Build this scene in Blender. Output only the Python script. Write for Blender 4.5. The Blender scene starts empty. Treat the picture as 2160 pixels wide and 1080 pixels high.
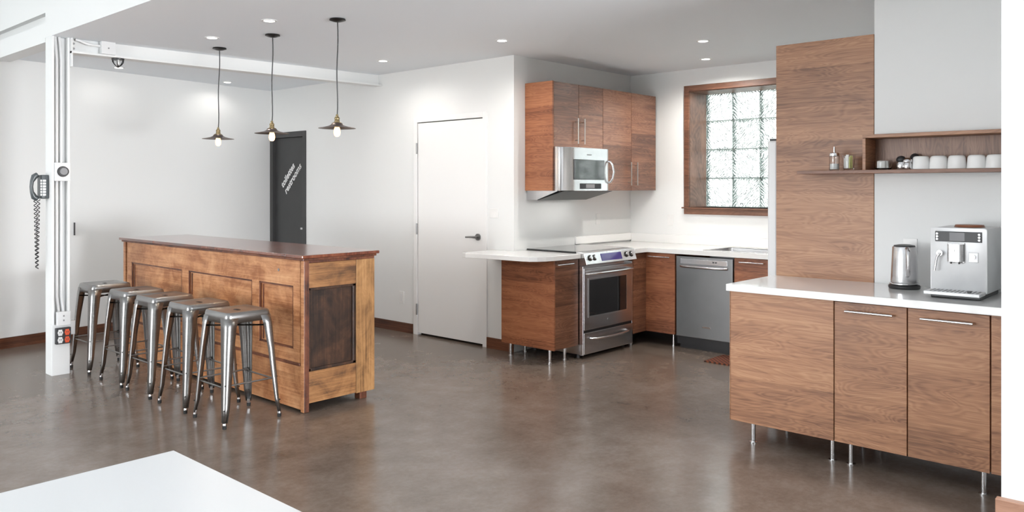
import bpy, bmesh, math, random
from math import pi, sin, cos, radians
from mathutils import Vector, Matrix
random.seed(7)
S = bpy.context.scene
C = S.collection

# ------------------------------------------------------------------ camera
YAW = 42.208
cam_d = bpy.data.cameras.new('camera'); cam = bpy.data.objects.new('camera', cam_d); C.objects.link(cam)
cam.location = (0, 0, 1.484); cam.rotation_euler = (pi / 2, 0, radians(YAW - 90))
cam_d.sensor_width = 36; cam_d.lens = 1699 / 2160 * 36; cam_d.shift_y = -(540 - 395.7) / 2160
cam_d.clip_start = 0.02
S.camera = cam

# ------------------------------------------------------------------ world
w = bpy.data.worlds.new('world'); S.world = w; w.use_nodes = True
nt = w.node_tree; nt.nodes.clear()
tc = nt.nodes.new('ShaderNodeTexCoord'); sx = nt.nodes.new('ShaderNodeSeparateXYZ')
rp = nt.nodes.new('ShaderNodeValToRGB'); bg = nt.nodes.new('ShaderNodeBackground'); wo = nt.nodes.new('ShaderNodeOutputWorld')
rp.color_ramp.elements[0].position = 0.44; rp.color_ramp.elements[0].color = (0.34, 0.37, 0.35, 1)
rp.color_ramp.elements[1].position = 0.53; rp.color_ramp.elements[1].color = (0.97, 0.985, 1.0, 1)
mm = nt.nodes.new('ShaderNodeMath'); mm.operation = 'MULTIPLY_ADD'; mm.inputs[1].default_value = .5; mm.inputs[2].default_value = .5
nt.links.new(tc.outputs['Generated'], sx.inputs[0]); nt.links.new(sx.outputs['Z'], mm.inputs[0])
nt.links.new(mm.outputs[0], rp.inputs[0]); nt.links.new(rp.outputs[0], bg.inputs[0]); nt.links.new(bg.outputs[0], wo.inputs[0])
bg.inputs[1].default_value = 10.5

# ------------------------------------------------------------------ added fill lamps inside the unseen window openings
def area(name, loc, rot, sx_, sy_, power, col=(1, 1, 1)):
    l = bpy.data.lights.new(name, 'AREA'); l.shape = 'RECTANGLE'; l.size = sx_; l.size_y = sy_; l.energy = power; l.color = col
    o = bpy.data.objects.new(name, l); o.location = loc; o.rotation_euler = rot; C.objects.link(o); return o
NX, NY = -6.0, -6.0                                   # planes of the two walls behind the camera
WINL = [(2.6, 4.6), (4.9, 7.05)]         # Y ranges of unseen near left windows, placed to balance the light
WINN = [(1.5, 4.0)]                    # X range of the unseen near window, placed to balance the light
SKYC = (0.94, 0.965, 1.0)
for i, (a, b) in enumerate(WINL):
    k_ = (b - a) / 2.8
    area('ground_fill_left', (NX + .12, (a + b) / 2, .75), (0, -pi / 2 - radians(32), 0), .9, b - a, 145 * k_, SKYC)  # added lamp tilted up to lift the ceiling like ground bounce
for i, (a, b) in enumerate(WINN):
    area('ground_fill_near', ((a + b) / 2, NY + .12, .75), (pi / 2 + radians(32), 0, 0), b - a, .9, 900, SKYC)  # added upward fill for the ceiling and the range wall

S.view_settings.view_transform = 'Standard'; S.view_settings.look = 'None'
S.view_settings.exposure = -0.10; S.view_settings.gamma = 1; S.view_settings.use_curve_mapping = False

# ================================================================== materials
def newmat(name):
    m = bpy.data.materials.new(name); m.use_nodes = True
    return m, m.node_tree, m.node_tree.nodes['Principled BSDF']
def N(nt, t, **k):
    n = nt.nodes.new(t)
    for a, b in k.items(): setattr(n, a, b)
    return n
def ramp(nt, src, stops):
    r = N(nt, 'ShaderNodeValToRGB'); e = r.color_ramp.elements
    while len(e) > 1: e.remove(e[-1])
    e[0].position = stops[0][0]; e[0].color = (*stops[0][1], 1)
    for p, c in stops[1:]:
        x = e.new(p); x.color = (*c, 1)
    nt.links.new(src, r.inputs[0]); return r.outputs[0]
def lin(r, g, b):
    return tuple(((v / 255) / 12.92 if v / 255 <= .04045 else ((v / 255 + .055) / 1.055) ** 2.4) for v in (r, g, b))
def mapped(nt, scale, rnd=3.0):
    tc = N(nt, 'ShaderNodeTexCoord'); oi = N(nt, 'ShaderNodeObjectInfo'); ad = N(nt, 'ShaderNodeVectorMath', operation='MULTIPLY_ADD')
    cb = N(nt, 'ShaderNodeCombineXYZ')
    for i in range(3): nt.links.new(oi.outputs['Random'], cb.inputs[i])
    nt.links.new(cb.outputs[0], ad.inputs[0]); ad.inputs[1].default_value = (rnd, rnd * 1.7, rnd * 2.3)
    nt.links.new(tc.outputs['Object'], ad.inputs[2])
    mp = N(nt, 'ShaderNodeMapping'); mp.inputs['Scale'].default_value = scale
    nt.links.new(ad.outputs[0], mp.inputs[0]); return mp.outputs[0]
def noise(nt, vec, scale, detail=4, rough=.5, dist=0):
    n = N(nt, 'ShaderNodeTexNoise'); n.inputs['Scale'].default_value = scale; n.inputs['Detail'].default_value = detail
    n.inputs['Roughness'].default_value = rough; n.inputs['Distortion'].default_value = dist
    nt.links.new(vec, n.inputs['Vector']); return n.outputs['Fac']
def math_(nt, op, a, b):
    n = N(nt, 'ShaderNodeMath', operation=op)
    for i, v in enumerate((a, b)):
        if isinstance(v, (int, float)): n.inputs[i].default_value = v
        else: nt.links.new(v, n.inputs[i])
    return n.outputs[0]
def bump(nt, bs, h, strength, dist=.002):
    b = N(nt, 'ShaderNodeBump'); b.inputs['Strength'].default_value = strength; b.inputs['Distance'].default_value = dist
    nt.links.new(h, b.inputs['Height']); nt.links.new(b.outputs[0], bs.inputs['Normal'])

def plain(name, col, rough=.5, metal=0., spec=.5, coat=0., wear=0., flat=False):
    m, nt, b = newmat(name)
    b.inputs['Base Color'].default_value = (*col, 1); b.inputs['Roughness'].default_value = rough; b.inputs['Metallic'].default_value = metal
    b.inputs['Specular IOR Level'].default_value = spec; b.inputs['Coat Weight'].default_value = coat
    v = mapped(nt, (1, 1, 1))
    f = noise(nt, v, 6, 3)
    if flat: bump(nt, b, noise(nt, v, 180, 2), .03, .001); return m
    lo = tuple(max(0, c * (1 - .06 - wear)) for c in col); hi = tuple(min(1, c * (1 + .04 + wear * .5)) for c in col)
    nt.links.new(ramp(nt, f, [(.35, lo), (.65, hi)]), b.inputs['Base Color'])
    return m
def wood(name, dark, mid, light, across=2, rough=.42, coat=.05, fine=1.0, ring=.35, stain=0., stripes=True):
    """veneer: grain lines run across axis `across` (2 = horizontal grain)"""
    m, nt, b = newmat(name)
    sc = [.9, .9, .9]; sc[across] = 34
    v = mapped(nt, sc)
    g1 = noise(nt, v, 2.2, 8, .62, .3)
    sc2 = [7, 7, 7]; sc2[across] = 260
    g2 = noise(nt, mapped(nt, sc2), 2.0, 3, .6)
    sc3 = [1.1, 1.1, 1.1]; sc3[across] = 6.5
    lo = noise(nt, mapped(nt, sc3), 1.6, 2, .5, .6)
    # cathedral rings
    r = math_(nt, 'MULTIPLY', lo, 120); r = math_(nt, 'SINE', r, 0); r = math_(nt, 'MULTIPLY_ADD', r, .5)
    nd = r.node; nd.inputs[2].default_value = .5
    # broad strips of veneer with their own tone
    sc4 = [.02, .02, .02]; sc4[across] = 5.0
    st = N(nt, 'ShaderNodeTexVoronoi'); st.inputs['Scale'].default_value = 1.0
    nt.links.new(mapped(nt, sc4), st.inputs['Vector'])
    sp = N(nt, 'ShaderNodeSeparateColor'); nt.links.new(st.outputs['Color'], sp.inputs[0])
    f = math_(nt, 'ADD', math_(nt, 'MULTIPLY', g1, .50), math_(nt, 'MULTIPLY', g2, .22 * fine)); f = math_(nt, 'ADD', f, .06)
    f = math_(nt, 'ADD', f, math_(nt, 'MULTIPLY', math_(nt, 'SUBTRACT', r, .5), ring * .26))
    f = math_(nt, 'ADD', f, math_(nt, 'MULTIPLY', math_(nt, 'SUBTRACT', lo, .5), .35))
    if stripes: f = math_(nt, 'ADD', f, math_(nt, 'MULTIPLY', math_(nt, 'SUBTRACT', sp.outputs[0], .5), .16))
    if stain:
        s = noise(nt, mapped(nt, (1, 1, 1)), 5.5, 6, .65, .8)
        f = math_(nt, 'ADD', f, math_(nt, 'MULTIPLY', math_(nt, 'SUBTRACT', s, .5), stain))
    nt.links.new(ramp(nt, f, [(.24, dark), (.44, mid), (.66, light)]), b.inputs['Base Color'])
    b.inputs['Roughness'].default_value = rough; b.inputs['Coat Weight'].default_value = coat; b.inputs['Coat Roughness'].default_value = .25
    bump(nt, b, g2, .12, .001)
    return m
def brushed(name, col, rough=.28, axis=2, metal=1.0, var=.12):
    m, nt, b = newmat(name)
    sc = [3, 3, 3]; sc[axis] = 260
    f = noise(nt, mapped(nt, sc), 2, 3)
    big = noise(nt, mapped(nt, (1, 1, 1)), 3, 3)
    ff = math_(nt, 'ADD', math_(nt, 'MULTIPLY', f, .6), math_(nt, 'MULTIPLY', big, .4))
    nt.links.new(ramp(nt, ff, [(.3, tuple(c * (1 - var) for c in col)), (.7, tuple(min(1, c * (1 + var)) for c in col))]), b.inputs['Base Color'])
    b.inputs['Metallic'].default_value = metal; b.inputs['Roughness'].default_value = rough
    return m
def emis(name, col, st):
    m, nt, b = newmat(name)
    b.inputs['Base Color'].default_value = (*col, 1); b.inputs['Emission Color'].default_value = (*col, 1); b.inputs['Emission Strength'].default_value = st
    return m

M = {}
M['wall'] = plain('white_wall_paint', (.79, .80, .795), .55, flat=True)
M['ceil'] = plain('ceiling_paint', (.86, .90, .94), .8, flat=True)
M['white'] = plain('white_enamel', (.76, .77, .775), .3, flat=True)
M['doorw'] = plain('white_door_paint', (.85, .85, .845), .35, flat=True)
M['quartz'] = plain('white_quartz', (.87, .87, .86), .12, coat=.3, flat=True)
M['plastic'] = plain('white_plastic', (.8, .8, .79), .35)
M['black'] = plain('black_plastic', (.02, .02, .022), .4)
M['rubber'] = plain('black_rubber', (.015, .015, .015), .7)
M['darkgap'] = plain('recess_shade_black', (.03, .025, .022), .8)  # near-black that stands in for shade behind gaps
M['phone'] = plain('dark_grey_plastic', (.07, .08, .085), .3)
M['doorgrey'] = plain('charcoal_paint', (.045, .045, .046), .38)
M['orange'] = plain('orange_plastic', (.75, .10, .03), .4)
M['blacknickel'] = plain('blackened_metal', (.06, .058, .055), .35, 1.0)
M['oak'] = wood('oak_veneer', lin(116, 78, 54), lin(163, 116, 84), lin(190, 146, 110))
M['oakred'] = wood('oak_veneer_reddish', lin(104, 58, 36), lin(150, 93, 62), lin(178, 118, 80))
M['oakdark'] = wood('oak_veneer_brown', lin(84, 52, 38), lin(126, 84, 62), lin(160, 116, 92), rough=.28, coat=.5)
M['oakvert'] = wood('oak_veneer_vertical', lin(90, 64, 50), lin(140, 104, 84), lin(170, 134, 112), across=1)
M['oaktrim'] = wood('stained_oak_trim', lin(74, 46, 33), lin(112, 74, 55), lin(140, 98, 75))
M['basebd'] = wood('stained_baseboard', lin(52, 28, 18), lin(98, 58, 38), lin(138, 88, 62), ring=.1)
M['baselt'] = wood('pale_oak_baseboard', lin(124, 86, 66), lin(170, 128, 105), lin(196, 156, 132), ring=.1)
M['pine'] = wood('distressed_pine', lin(150, 92, 52), lin(192, 136, 92), lin(218, 168, 124), across=2, ring=.12, stain=.75, fine=.5, stripes=False, rough=.45)
M['pineend'] = wood('worn_pine_boards', lin(84, 54, 28), lin(148, 102, 60), lin(184, 138, 90), across=2, ring=.1, stain=.55, fine=.7, stripes=False, rough=.5)
M['pinevert'] = wood('worn_pine_upright', lin(98, 66, 34), lin(162, 118, 72), lin(196, 152, 104), across=0, ring=.1, stain=.5, fine=.7, stripes=False, rough=.5)
M['pinedark'] = wood('darkened_pine_panel', lin(30, 19, 13), lin(62, 40, 27), lin(98, 66, 44), across=0, ring=.05, stain=.9, fine=.6, stripes=False, rough=.4)
M['redbrown'] = wood('red_brown_post', lin(52, 24, 14), lin(104, 58, 38), lin(136, 84, 58), across=0, ring=.05, stain=.9, stripes=False)
M['tabletopwood'] = wood('varnished_red_brown_top', lin(62, 28, 20), lin(112, 60, 42), lin(150, 92, 66), across=0, ring=.12, stain=.6, rough=.16, coat=.8, stripes=False)
M['steel'] = brushed('brushed_steel', (.62, .62, .63), .27, 2)
M['steelv'] = brushed('brushed_steel_bright', (.75, .75, .76), .22, 0)
M['steeldk'] = brushed('dark_stainless', (.23, .235, .24), .38, 0, var=.06)
M['gun'] = brushed('raw_galvanised_steel', (.30, .295, .29), .30, 2, var=.22)
M['silver'] = plain('satin_silver', (.74, .75, .76), .42, .3)
M['chrome'] = plain('satin_chrome', (.72, .72, .73), .2, 1.0)
M['handlemetal'] = plain('brushed_nickel', (.56, .54, .52), .3, 1.0)
M['hinge'] = plain('dull_nickel', (.30, .30, .30), .35, 1.0)
M['brass'] = plain('aged_brass', (.28, .22, .12), .35, 1.0)
M['shade'] = plain('dark_bronze', (.16, .13, .12), .35, 1.0, wear=.2)
M['blackglass'] = plain('black_glass', (.012, .012, .013), .06, coat=.5)
M['ceramic'] = plain('white_ceramic', (.86, .86, .85), .2)
M['sugar'] = plain('white_sugar', (.88, .88, .87), .8)
M['sachet'] = plain('yellow_green_paper', (.62, .60, .22), .6)
M['paper'] = plain('white_paper', (.84, .83, .8), .6)
M['display'] = plain('violet_display_glass', (.06, .05, .16), .08)
M['display'].node_tree.nodes['Principled BSDF'].inputs['Emission Color'].default_value = (.12, .10, .5, 1)
M['display'].node_tree.nodes['Principled BSDF'].inputs['Emission Strength'].default_value = .12
M['lamp'] = emis('lit_downlight', (1, .93, .86), 9)
M['bulb'] = emis('lit_filament_bulb', (1, .60, .26), 3.2)
M['letter'] = plain('white_vinyl', (.88, .88, .88), .5)
M['grey'] = plain('grey_print', (.25, .25, .26), .5)
M['mirrorish'] = plain('dark_reflective_panel', (.18, .18, .18), .08, 1.0)
M['blockjoint'] = plain('grey_green_mortar', (.30, .37, .35), .6)

def glass(name, col=(1, 1, 1), rough=0., ior=1.45):
    m, nt, b = newmat(name)
    b.inputs['Base Color'].default_value = (*col, 1); b.inputs['Transmission Weight'].default_value = 1
    b.inputs['Roughness'].default_value = rough; b.inputs['IOR'].default_value = ior
    return m, nt, b
M['glass'] = glass('clear_glass', (.97, .98, .98))[0]
for _k, _sg in (('block', 1), ('block_mirrored', -1)):      # the pressed pattern runs along one diagonal or the other
    gm, gnt, gb = glass('rippled_block_glass', (.43, .455, .447), .03)
    _x = N(gnt, 'ShaderNodeSeparateXYZ'); gnt.links.new(mapped(gnt, (1, 1, 1), 5.0), _x.inputs[0])
    _u = math_(gnt, 'ADD', _x.outputs['Y'], math_(gnt, 'MULTIPLY', _x.outputs['Z'], _sg * .9))
    _w = noise(gnt, mapped(gnt, (1, 1, 1), 9.0), 11, 1, .4, .6); _g = noise(gnt, mapped(gnt, (1, 1, 1), 3.0), 24, 1, .5, 0)
    _s = math_(gnt, 'SINE', math_(gnt, 'ADD', math_(gnt, 'MULTIPLY', _u, 210), math_(gnt, 'MULTIPLY', _w, 16)), 0)
    _h = math_(gnt, 'MULTIPLY', _s, math_(gnt, 'MULTIPLY', _g, 1.6))
    bump(gnt, gb, _h, 1.0, .0062)
    M[_k] = gm

# polished concrete
m, nt, b = newmat('polished_concrete')
tcn = N(nt, 'ShaderNodeTexCoord').outputs['Object']
n1 = noise(nt, tcn, .9, 5, .6, .4); n2 = noise(nt, tcn, 6, 3, .5, 0); n3 = noise(nt, tcn, 30, 5, .75)
f = math_(nt, 'ADD', math_(nt, 'MULTIPLY', n1, .40), math_(nt, 'MULTIPLY', n2, .30)); f = math_(nt, 'ADD', f, math_(nt, 'MULTIPLY', n3, .30))
nt.links.new(ramp(nt, f, [(.27, lin(82, 70, 61)), (.5, lin(116, 103, 93)), (.72, lin(140, 128, 119))]), b.inputs['Base Color'])
b.inputs['Roughness'].default_value = .21
b.inputs['Specular IOR Level'].default_value = .6

M['concrete'] = m
# woven mat
m, nt, b = newmat('woven_brown_mat')
ck = N(nt, 'ShaderNodeTexChecker'); ck.inputs['Scale'].default_value = 45; ck.inputs['Color1'].default_value = (*lin(120, 62, 36), 1); ck.inputs['Color2'].default_value = (*lin(50, 30, 24), 1)
nt.links.new(N(nt, 'ShaderNodeTexCoord').outputs['Object'], ck.inputs[0]); nt.links.new(ck.outputs[0], b.inputs['Base Color']); b.inputs['Roughness'].default_value = .9
M['mat'] = m

# ================================================================== geometry helpers
ORG = {}
class MB:
    def __init__(s): s.bm = bmesh.new()
    def _add(s, vs, fs):
        v = [s.bm.verts.new(p) for p in vs]
        out = []
        for f in fs:
            try: out.append(s.bm.faces.new([v[i] for i in f]))
            except ValueError: pass
        return v, out
    def box(s, x0, x1, y0, y1, z0, z1, bev=0.):
        x0, x1 = min(x0, x1), max(x0, x1); y0, y1 = min(y0, y1), max(y0, y1); z0, z1 = min(z0, z1), max(z0, z1)
        v, f = s._add([(x, y, z) for x in (x0, x1) for y in (y0, y1) for z in (z0, z1)],
                      [(0, 1, 3, 2), (4, 6, 7, 5), (0, 4, 5, 1), (2, 3, 7, 6), (0, 2, 6, 4), (1, 5, 7, 3)])
        if bev:
            es = {e for ff in f for e in ff.edges}
            bmesh.ops.bevel(s.bm, geom=list(es), offset=bev, segments=2, profile=.6, affect='EDGES')
        return s
    def cyl(s, p0, p1, r0, r1=None, seg=20, cap=True):
        r1 = r0 if r1 is None else r1
        p0 = Vector(p0); p1 = Vector(p1); d = (p1 - p0).normalized(); q = d.to_track_quat('Z', 'Y')
        vs = []
        for p, r in ((p0, r0), (p1, r1)):
            for i in range(seg):
                a = 2 * pi * i / seg; vs.append(p + q @ Vector((r * cos(a), r * sin(a), 0)))
        fs = [(i, (i + 1) % seg, seg + (i + 1) % seg, seg + i) for i in range(seg)]
        if cap: fs += [tuple(range(seg))[::-1], tuple(range(seg, 2 * seg))]
        s._add(vs, fs); return s
    def tube(s, pts, r, seg=8, cap=True):
        pts = [Vector(p) for p in pts]; n = len(pts); vs = []; up = Vector((0, 0, 1)); prev = None
        for i, p in enumerate(pts):
            d = (pts[min(i + 1, n - 1)] - pts[max(i - 1, 0)]).normalized()
            if prev is None:
                x = d.cross(up);
                if x.length < 1e-3: x = d.cross(Vector((0, 1, 0)))
            else: x = prev - d * prev.dot(d)
            x.normalize(); prev = x; y = d.cross(x)
            rr = r[i] if isinstance(r, (list, tuple)) else r
            for k in range(seg):
                a = 2 * pi * k / seg; vs.append(p + x * rr * cos(a) + y * rr * sin(a))
        fs = [(i * seg + k, i * seg + (k + 1) % seg, (i + 1) * seg + (k + 1) % seg, (i + 1) * seg + k) for i in range(n - 1) for k in range(seg)]
        if cap: fs += [tuple(range(seg))[::-1], tuple(range((n - 1) * seg, n * seg))]
        s._add(vs, fs); return s
    def lathe(s, prof, cx, cy, seg=32, cap=False):
        vs = []; n = len(prof)
        for r, z in prof:
            for k in range(seg):
                a = 2 * pi * k / seg; vs.append((cx + r * cos(a), cy + r * sin(a), z))
        fs = [(i * seg + k, i * seg + (k + 1) % seg, (i + 1) * seg + (k + 1) % seg, (i + 1) * seg + k) for i in range(n - 1) for k in range(seg)]
        if cap: fs += [tuple(range(seg))[::-1], tuple(range((n - 1) * seg, n * seg))]
        s._add(vs, fs); return s
    def prism(s, poly, a0, a1, axis=2):
        """poly in the two other axes (in order), extruded along axis"""
        def P(u, v, a): return {2: (u, v, a), 1: (u, a, v), 0: (a, u, v)}[axis]
        n = len(poly)
        s._add([P(u, v, a0) for u, v in poly] + [P(u, v, a1) for u, v in poly],
               [tuple(range(n))[::-1], tuple(range(n, 2 * n))] + [(i, (i + 1) % n, n + (i + 1) % n, n + i) for i in range(n)])
        return s
    def loft(s, rings, cap=False, closed=True):
        n = len(rings[0]); vs = [p for r in rings for p in r]; k = n if closed else n - 1
        fs = [(i * n + j, i * n + (j + 1) % n, (i + 1) * n + (j + 1) % n, (i + 1) * n + j) for i in range(len(rings) - 1) for j in range(k)]
        if cap: fs += [tuple(range(n))[::-1], tuple(range((len(rings) - 1) * n, len(rings) * n))]
        s._add(vs, fs); return s
    def build(s, name, mat, parent=None, smooth=False, bevel=0., origin=None):
        bm = s.bm; bmesh.ops.recalc_face_normals(bm, faces=bm.faces)
        if parent is not None: org = ORG[parent.name]
        elif origin is not None: org = Vector(origin)
        else:
            xs = [v.co.x for v in bm.verts]; ys = [v.co.y for v in bm.verts]; zs = [v.co.z for v in bm.verts]
            org = Vector(((min(xs) + max(xs)) / 2, (min(ys) + max(ys)) / 2, min(zs)))
        bmesh.ops.translate(bm, verts=bm.verts, vec=-org)
        me = bpy.data.meshes.new(name); bm.to_mesh(me); bm.free()
        me.materials.append(M[mat] if isinstance(mat, str) else mat)
        if smooth:
            for p in me.polygons: p.use_smooth = True
            try: me.set_sharp_from_angle(angle=radians(40))
            except Exception: pass
        o = bpy.data.objects.new(name, me); C.objects.link(o)
        if parent is not None: o.parent = parent
        else: o.location = org
        ORG[o.name] = org
        if bevel:
            md = o.modifiers.new('bevel', 'BEVEL'); md.width = bevel; md.segments = 2; md.limit_method = 'ANGLE'
        return o
def thing(name, label, cat, loc, group=None):
    o = bpy.data.objects.new(name, None); C.objects.link(o); o.location = loc; o.empty_display_size = .05
    ORG[o.name] = Vector(loc); o['label'] = label; o['category'] = cat
    if group: o['group'] = group
    return o
def tag(o, label, cat, group=None):
    o['label'] = label; o['category'] = cat
    if group: o['group'] = group
    return o
def struct(o): o['kind'] = 'structure'; return o
def sempty(name, loc):
    o = bpy.data.objects.new(name, None); C.objects.link(o); o.location = loc; ORG[o.name] = Vector(loc); return struct(o)
def plabel(o, t): o['label'] = t; return o
def dup(root, offset, label, group):
    r = root.copy(); C.objects.link(r); r.location = root.location + Vector(offset); r['label'] = label; r['group'] = group
    ORG[r.name] = Vector(r.location)
    for ch in list(root.children):
        c = ch.copy(); C.objects.link(c); c.parent = r
        for g in list(ch.children):
            d = g.copy(); C.objects.link(d); d.parent = c
    return r
def rrect(cx, cy, hx, hy, r, z, seg=5):
    out = []
    for (sx_, sy_, a0) in ((1, 1, 0), (-1, 1, pi / 2), (-1, -1, pi), (1, -1, 3 * pi / 2)):
        for i in range(seg + 1):
            a = a0 + (pi / 2) * i / seg
            out.append(Vector((cx + sx_ * (hx - r) + r * cos(a), cy + sy_ * (hy - r) + r * sin(a), z)))
    return out

# ================================================================== room shell
CEIL = 2.68; HIGH = 4.0
XD = 5.39; YR = 4.866; XW = 7.26; YC = 8.93
def farY(x): return YC - (XD - x) * .155
struct(MB().box(NX - .1, 7.7, NY - .1, 9.3, -.12, 0).build('floor', 'concrete', origin=(0, 0, 0)))
struct(MB().box(2.2605, 7.9, NY - .1, 9.3, CEIL, CEIL + .12).build('ceiling', 'ceil'))
struct(MB().box(NX - .1, 2.2605, NY - .1, 9.3, HIGH, HIGH + .12).build('ceiling', 'ceil'))
# far left wall, slightly out of square, beside the restroom door
struct(MB().prism([(NX - .1, farY(NX - .1)), (XD, YC), (XD, YC + .2), (NX - .1, farY(NX - .1) + .2)], 0, HIGH).build('wall_left', 'wall'))
# door wall
D1 = (8.19, 8.90, 2.13); D2 = (5.235, 6.185, 2.155)
wb = MB()
wb.box(XD, XD + .14, YR, D2[0], 0, CEIL); wb.box(XD, XD + .14, D2[0], D2[1], D2[2], CEIL)
wb.box(XD, XD + .14, D2[1], D1[0], 0, CEIL); wb.box(XD, XD + .14, D1[0], D1[1], D1[2], CEIL); wb.box(XD, XD + .14, D1[1], YC, 0, CEIL)
struct(wb.build('wall_back', 'wall'))
struct(MB().box(XD + .14, XW + .4, YR, YR + .14, 0, CEIL).build('wall_range', 'wall'))
# window wall with a deep glass block window
WY0, WY1, WZ0, WZ1 = 2.25, 4.15, 1.285, 2.455
ww = MB()
ww.box(XW, XW + .4, WY1, YR, 0, CEIL); ww.box(XW, XW + .4, 1.3, WY0, 0, CEIL)
ww.box(XW, XW + .4, WY0, WY1, 0, WZ0); ww.box(XW, XW + .4, WY0, WY1, WZ1, CEIL)
struct(ww.build('wall_window', 'wall'))
struct(MB().box(5.03, XW, 1.22, 1.34, 0, CEIL).build('wall_fridge', 'wall'))
struct(MB().box(4.985, 5.025, .79, 1.618, 0, CEIL).build('wall_counter', 'wall'))
struct(MB().box(4.09, 5.10, NY, .79, 0, CEIL).build('wall_right', 'wall'))
# bulkhead where the ceiling drops
struct(MB().box(2.26, 2.40, NY, 7.08, CEIL + .001, HIGH).build('wall_bulkhead', 'wall'))
bk = MB(); bk.box(2.26, 2.40, 7.08, farY(2.3) , 2.645, 2.80); bk.box(2.31, 2.40, 7.08, farY(2.3), 2.80, 2.88); bk.box(2.26, 2.40, 7.08, farY(2.3), 2.88, HIGH)
struct(bk.build('trim_1', 'wall'))
# unseen near walls; window openings laid out for the light they give
def wall_with_openings(name, fixed, ax, lo, hi, opens, z0=.2, z1=3.4):
    m = MB(); cur = lo
    def B(a, b, za, zb):
        if ax == 'y': m.box(fixed - .12, fixed, a, b, za, zb)
        else: m.box(a, b, fixed - .12, fixed, za, zb)
    for a, b in opens:
        B(cur, a, 0, HIGH); B(a, b, 0, z0); B(a, b, z1, HIGH); cur = b
    B(cur, hi, 0, HIGH); return struct(m.build(name, 'wall'))
wall_with_openings('wall_near_left', NX, 'y', NY - .1, 7.25, WINL)
wall_with_openings('wall_near', NY, 'x', NX - .1, 4.09, WINN)
k = 2
for a, b in WINL:
    f = sempty('window_%d' % k, (NX - .06, (a + b) / 2, .2)); k += 1
    fr = MB()
    for yy in (a, a + (b - a) / 3, a + 2 * (b - a) / 3, b): fr.box(NX - .08, NX - .03, yy - .025, yy + .025, .2, 3.4)
    for zz in (.225, 2.4, 3.375): fr.box(NX - .075, NX - .035, a, b, zz - .025, zz + .025)
    fr.build('window_frame', 'black', f)
for a, b in WINN:
    f = sempty('window_%d' % k, ((a + b) / 2, NY - .06, .2)); k += 1
    fr = MB()
    for xx in (a, a + (b - a) / 3, a + 2 * (b - a) / 3, b): fr.box(xx - .025, xx + .025, NY - .08, NY - .03, .2, 3.4)
    for zz in (.225, 2.4, 3.375): fr.box(a, b, NY - .075, NY - .035, zz - .025, zz + .025)
    fr.build('window_frame', 'black', f)

# glass block window
wd = sempty('window_1', (XW, (WY0 + WY1) / 2, WZ0))
cs = MB()
cs.box(XW - .02, XW, WY1, WY1 + .058, WZ0 - .07, WZ1 + .06, .003); cs.box(XW - .02, XW, WY0, WY1, WZ1, WZ1 + .06, .003); cs.box(XW - .02, XW, WY0 - .06, WY0, WZ0 - .07, WZ1 + .06, .003)
cs.prism([(WY0, WZ0), (WY1 + .058, WZ0), (WY1 + .04, WZ0 - .07), (WY0, WZ0 - .07)], XW - .022, XW, 0)
cs.build('casing', 'oaktrim', wd)
MB().box(XW - .05, XW + .33, WY0, WY1 + .01, WZ0 - .015, WZ0, .003).build('window_sill', 'oaktrim', wd)
MB().box(XW - .04, XW, WY1 + .01, WY1 + .075, WZ0 - .013, WZ0 + .002, .003).build('sill_horn', 'oaktrim', wd)
rv = MB(); rv.box(XW, XW + .33, WY1 - .002, WY1 + .012, WZ0, WZ1); rv.box(XW, XW + .33, WY0, WY0 + .012, WZ0, WZ1); rv.box(XW, XW + .33, WY0, WY1, WZ1 - .006, WZ1 + .006)
rv.build('reveal_lining', 'oakvert', wd)
XB = XW + .33; BS = .296
jt = MB(); nrow = 4; ncol = 7
ytop = WY1 - .003
for i in range(ncol + 1):
    yy = ytop - i * BS
    if yy > WY0: jt.box(XB + .01, XB + .07, yy - .006, yy + .006, WZ0, WZ1)
for j in range(nrow + 1):
    zz = WZ0 + j * BS
    if zz < WZ1: jt.box(XB + .01, XB + .07, WY0, WY1, zz - .006, zz + .006)
jt.build('mortar_joints', 'blockjoint', wd)
for i in range(ncol):
    for j in range(nrow):
        y1 = ytop - i * BS - .005; y0 = max(WY0, y1 - BS + .010); z0 = WZ0 + j * BS + .005; z1 = min(z0 + BS - .010, WZ1)
        if y1 - y0 < .05: continue
        MB().box(XB, XB + .08, y0, y1, z0, z1, .006).build('glass_block', 'block' if (i * 3 + j) % 2 else 'block_mirrored', wd)

# baseboards
bb = MB(); bb.prism([(NX, farY(NX) - .016), (XD, YC - .016), (XD, YC), (NX, farY(NX))], 0, .098); struct(bb.build('baseboard_left', 'basebd'))
struct(MB().box(XD - .016, XD, 6.245, 8.155, 0, .098, .002).build('baseboard_back', 'basebd'))
struct(MB().box(XD - .016, XD, YR + .0, 5.195, 0, .098, .002).build('baseboard_back', 'basebd'))
struct(MB().box(4.05, 4.09, NY + .01, .806, 0, .118, .003).build('baseboard_right', 'baselt'))

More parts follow.
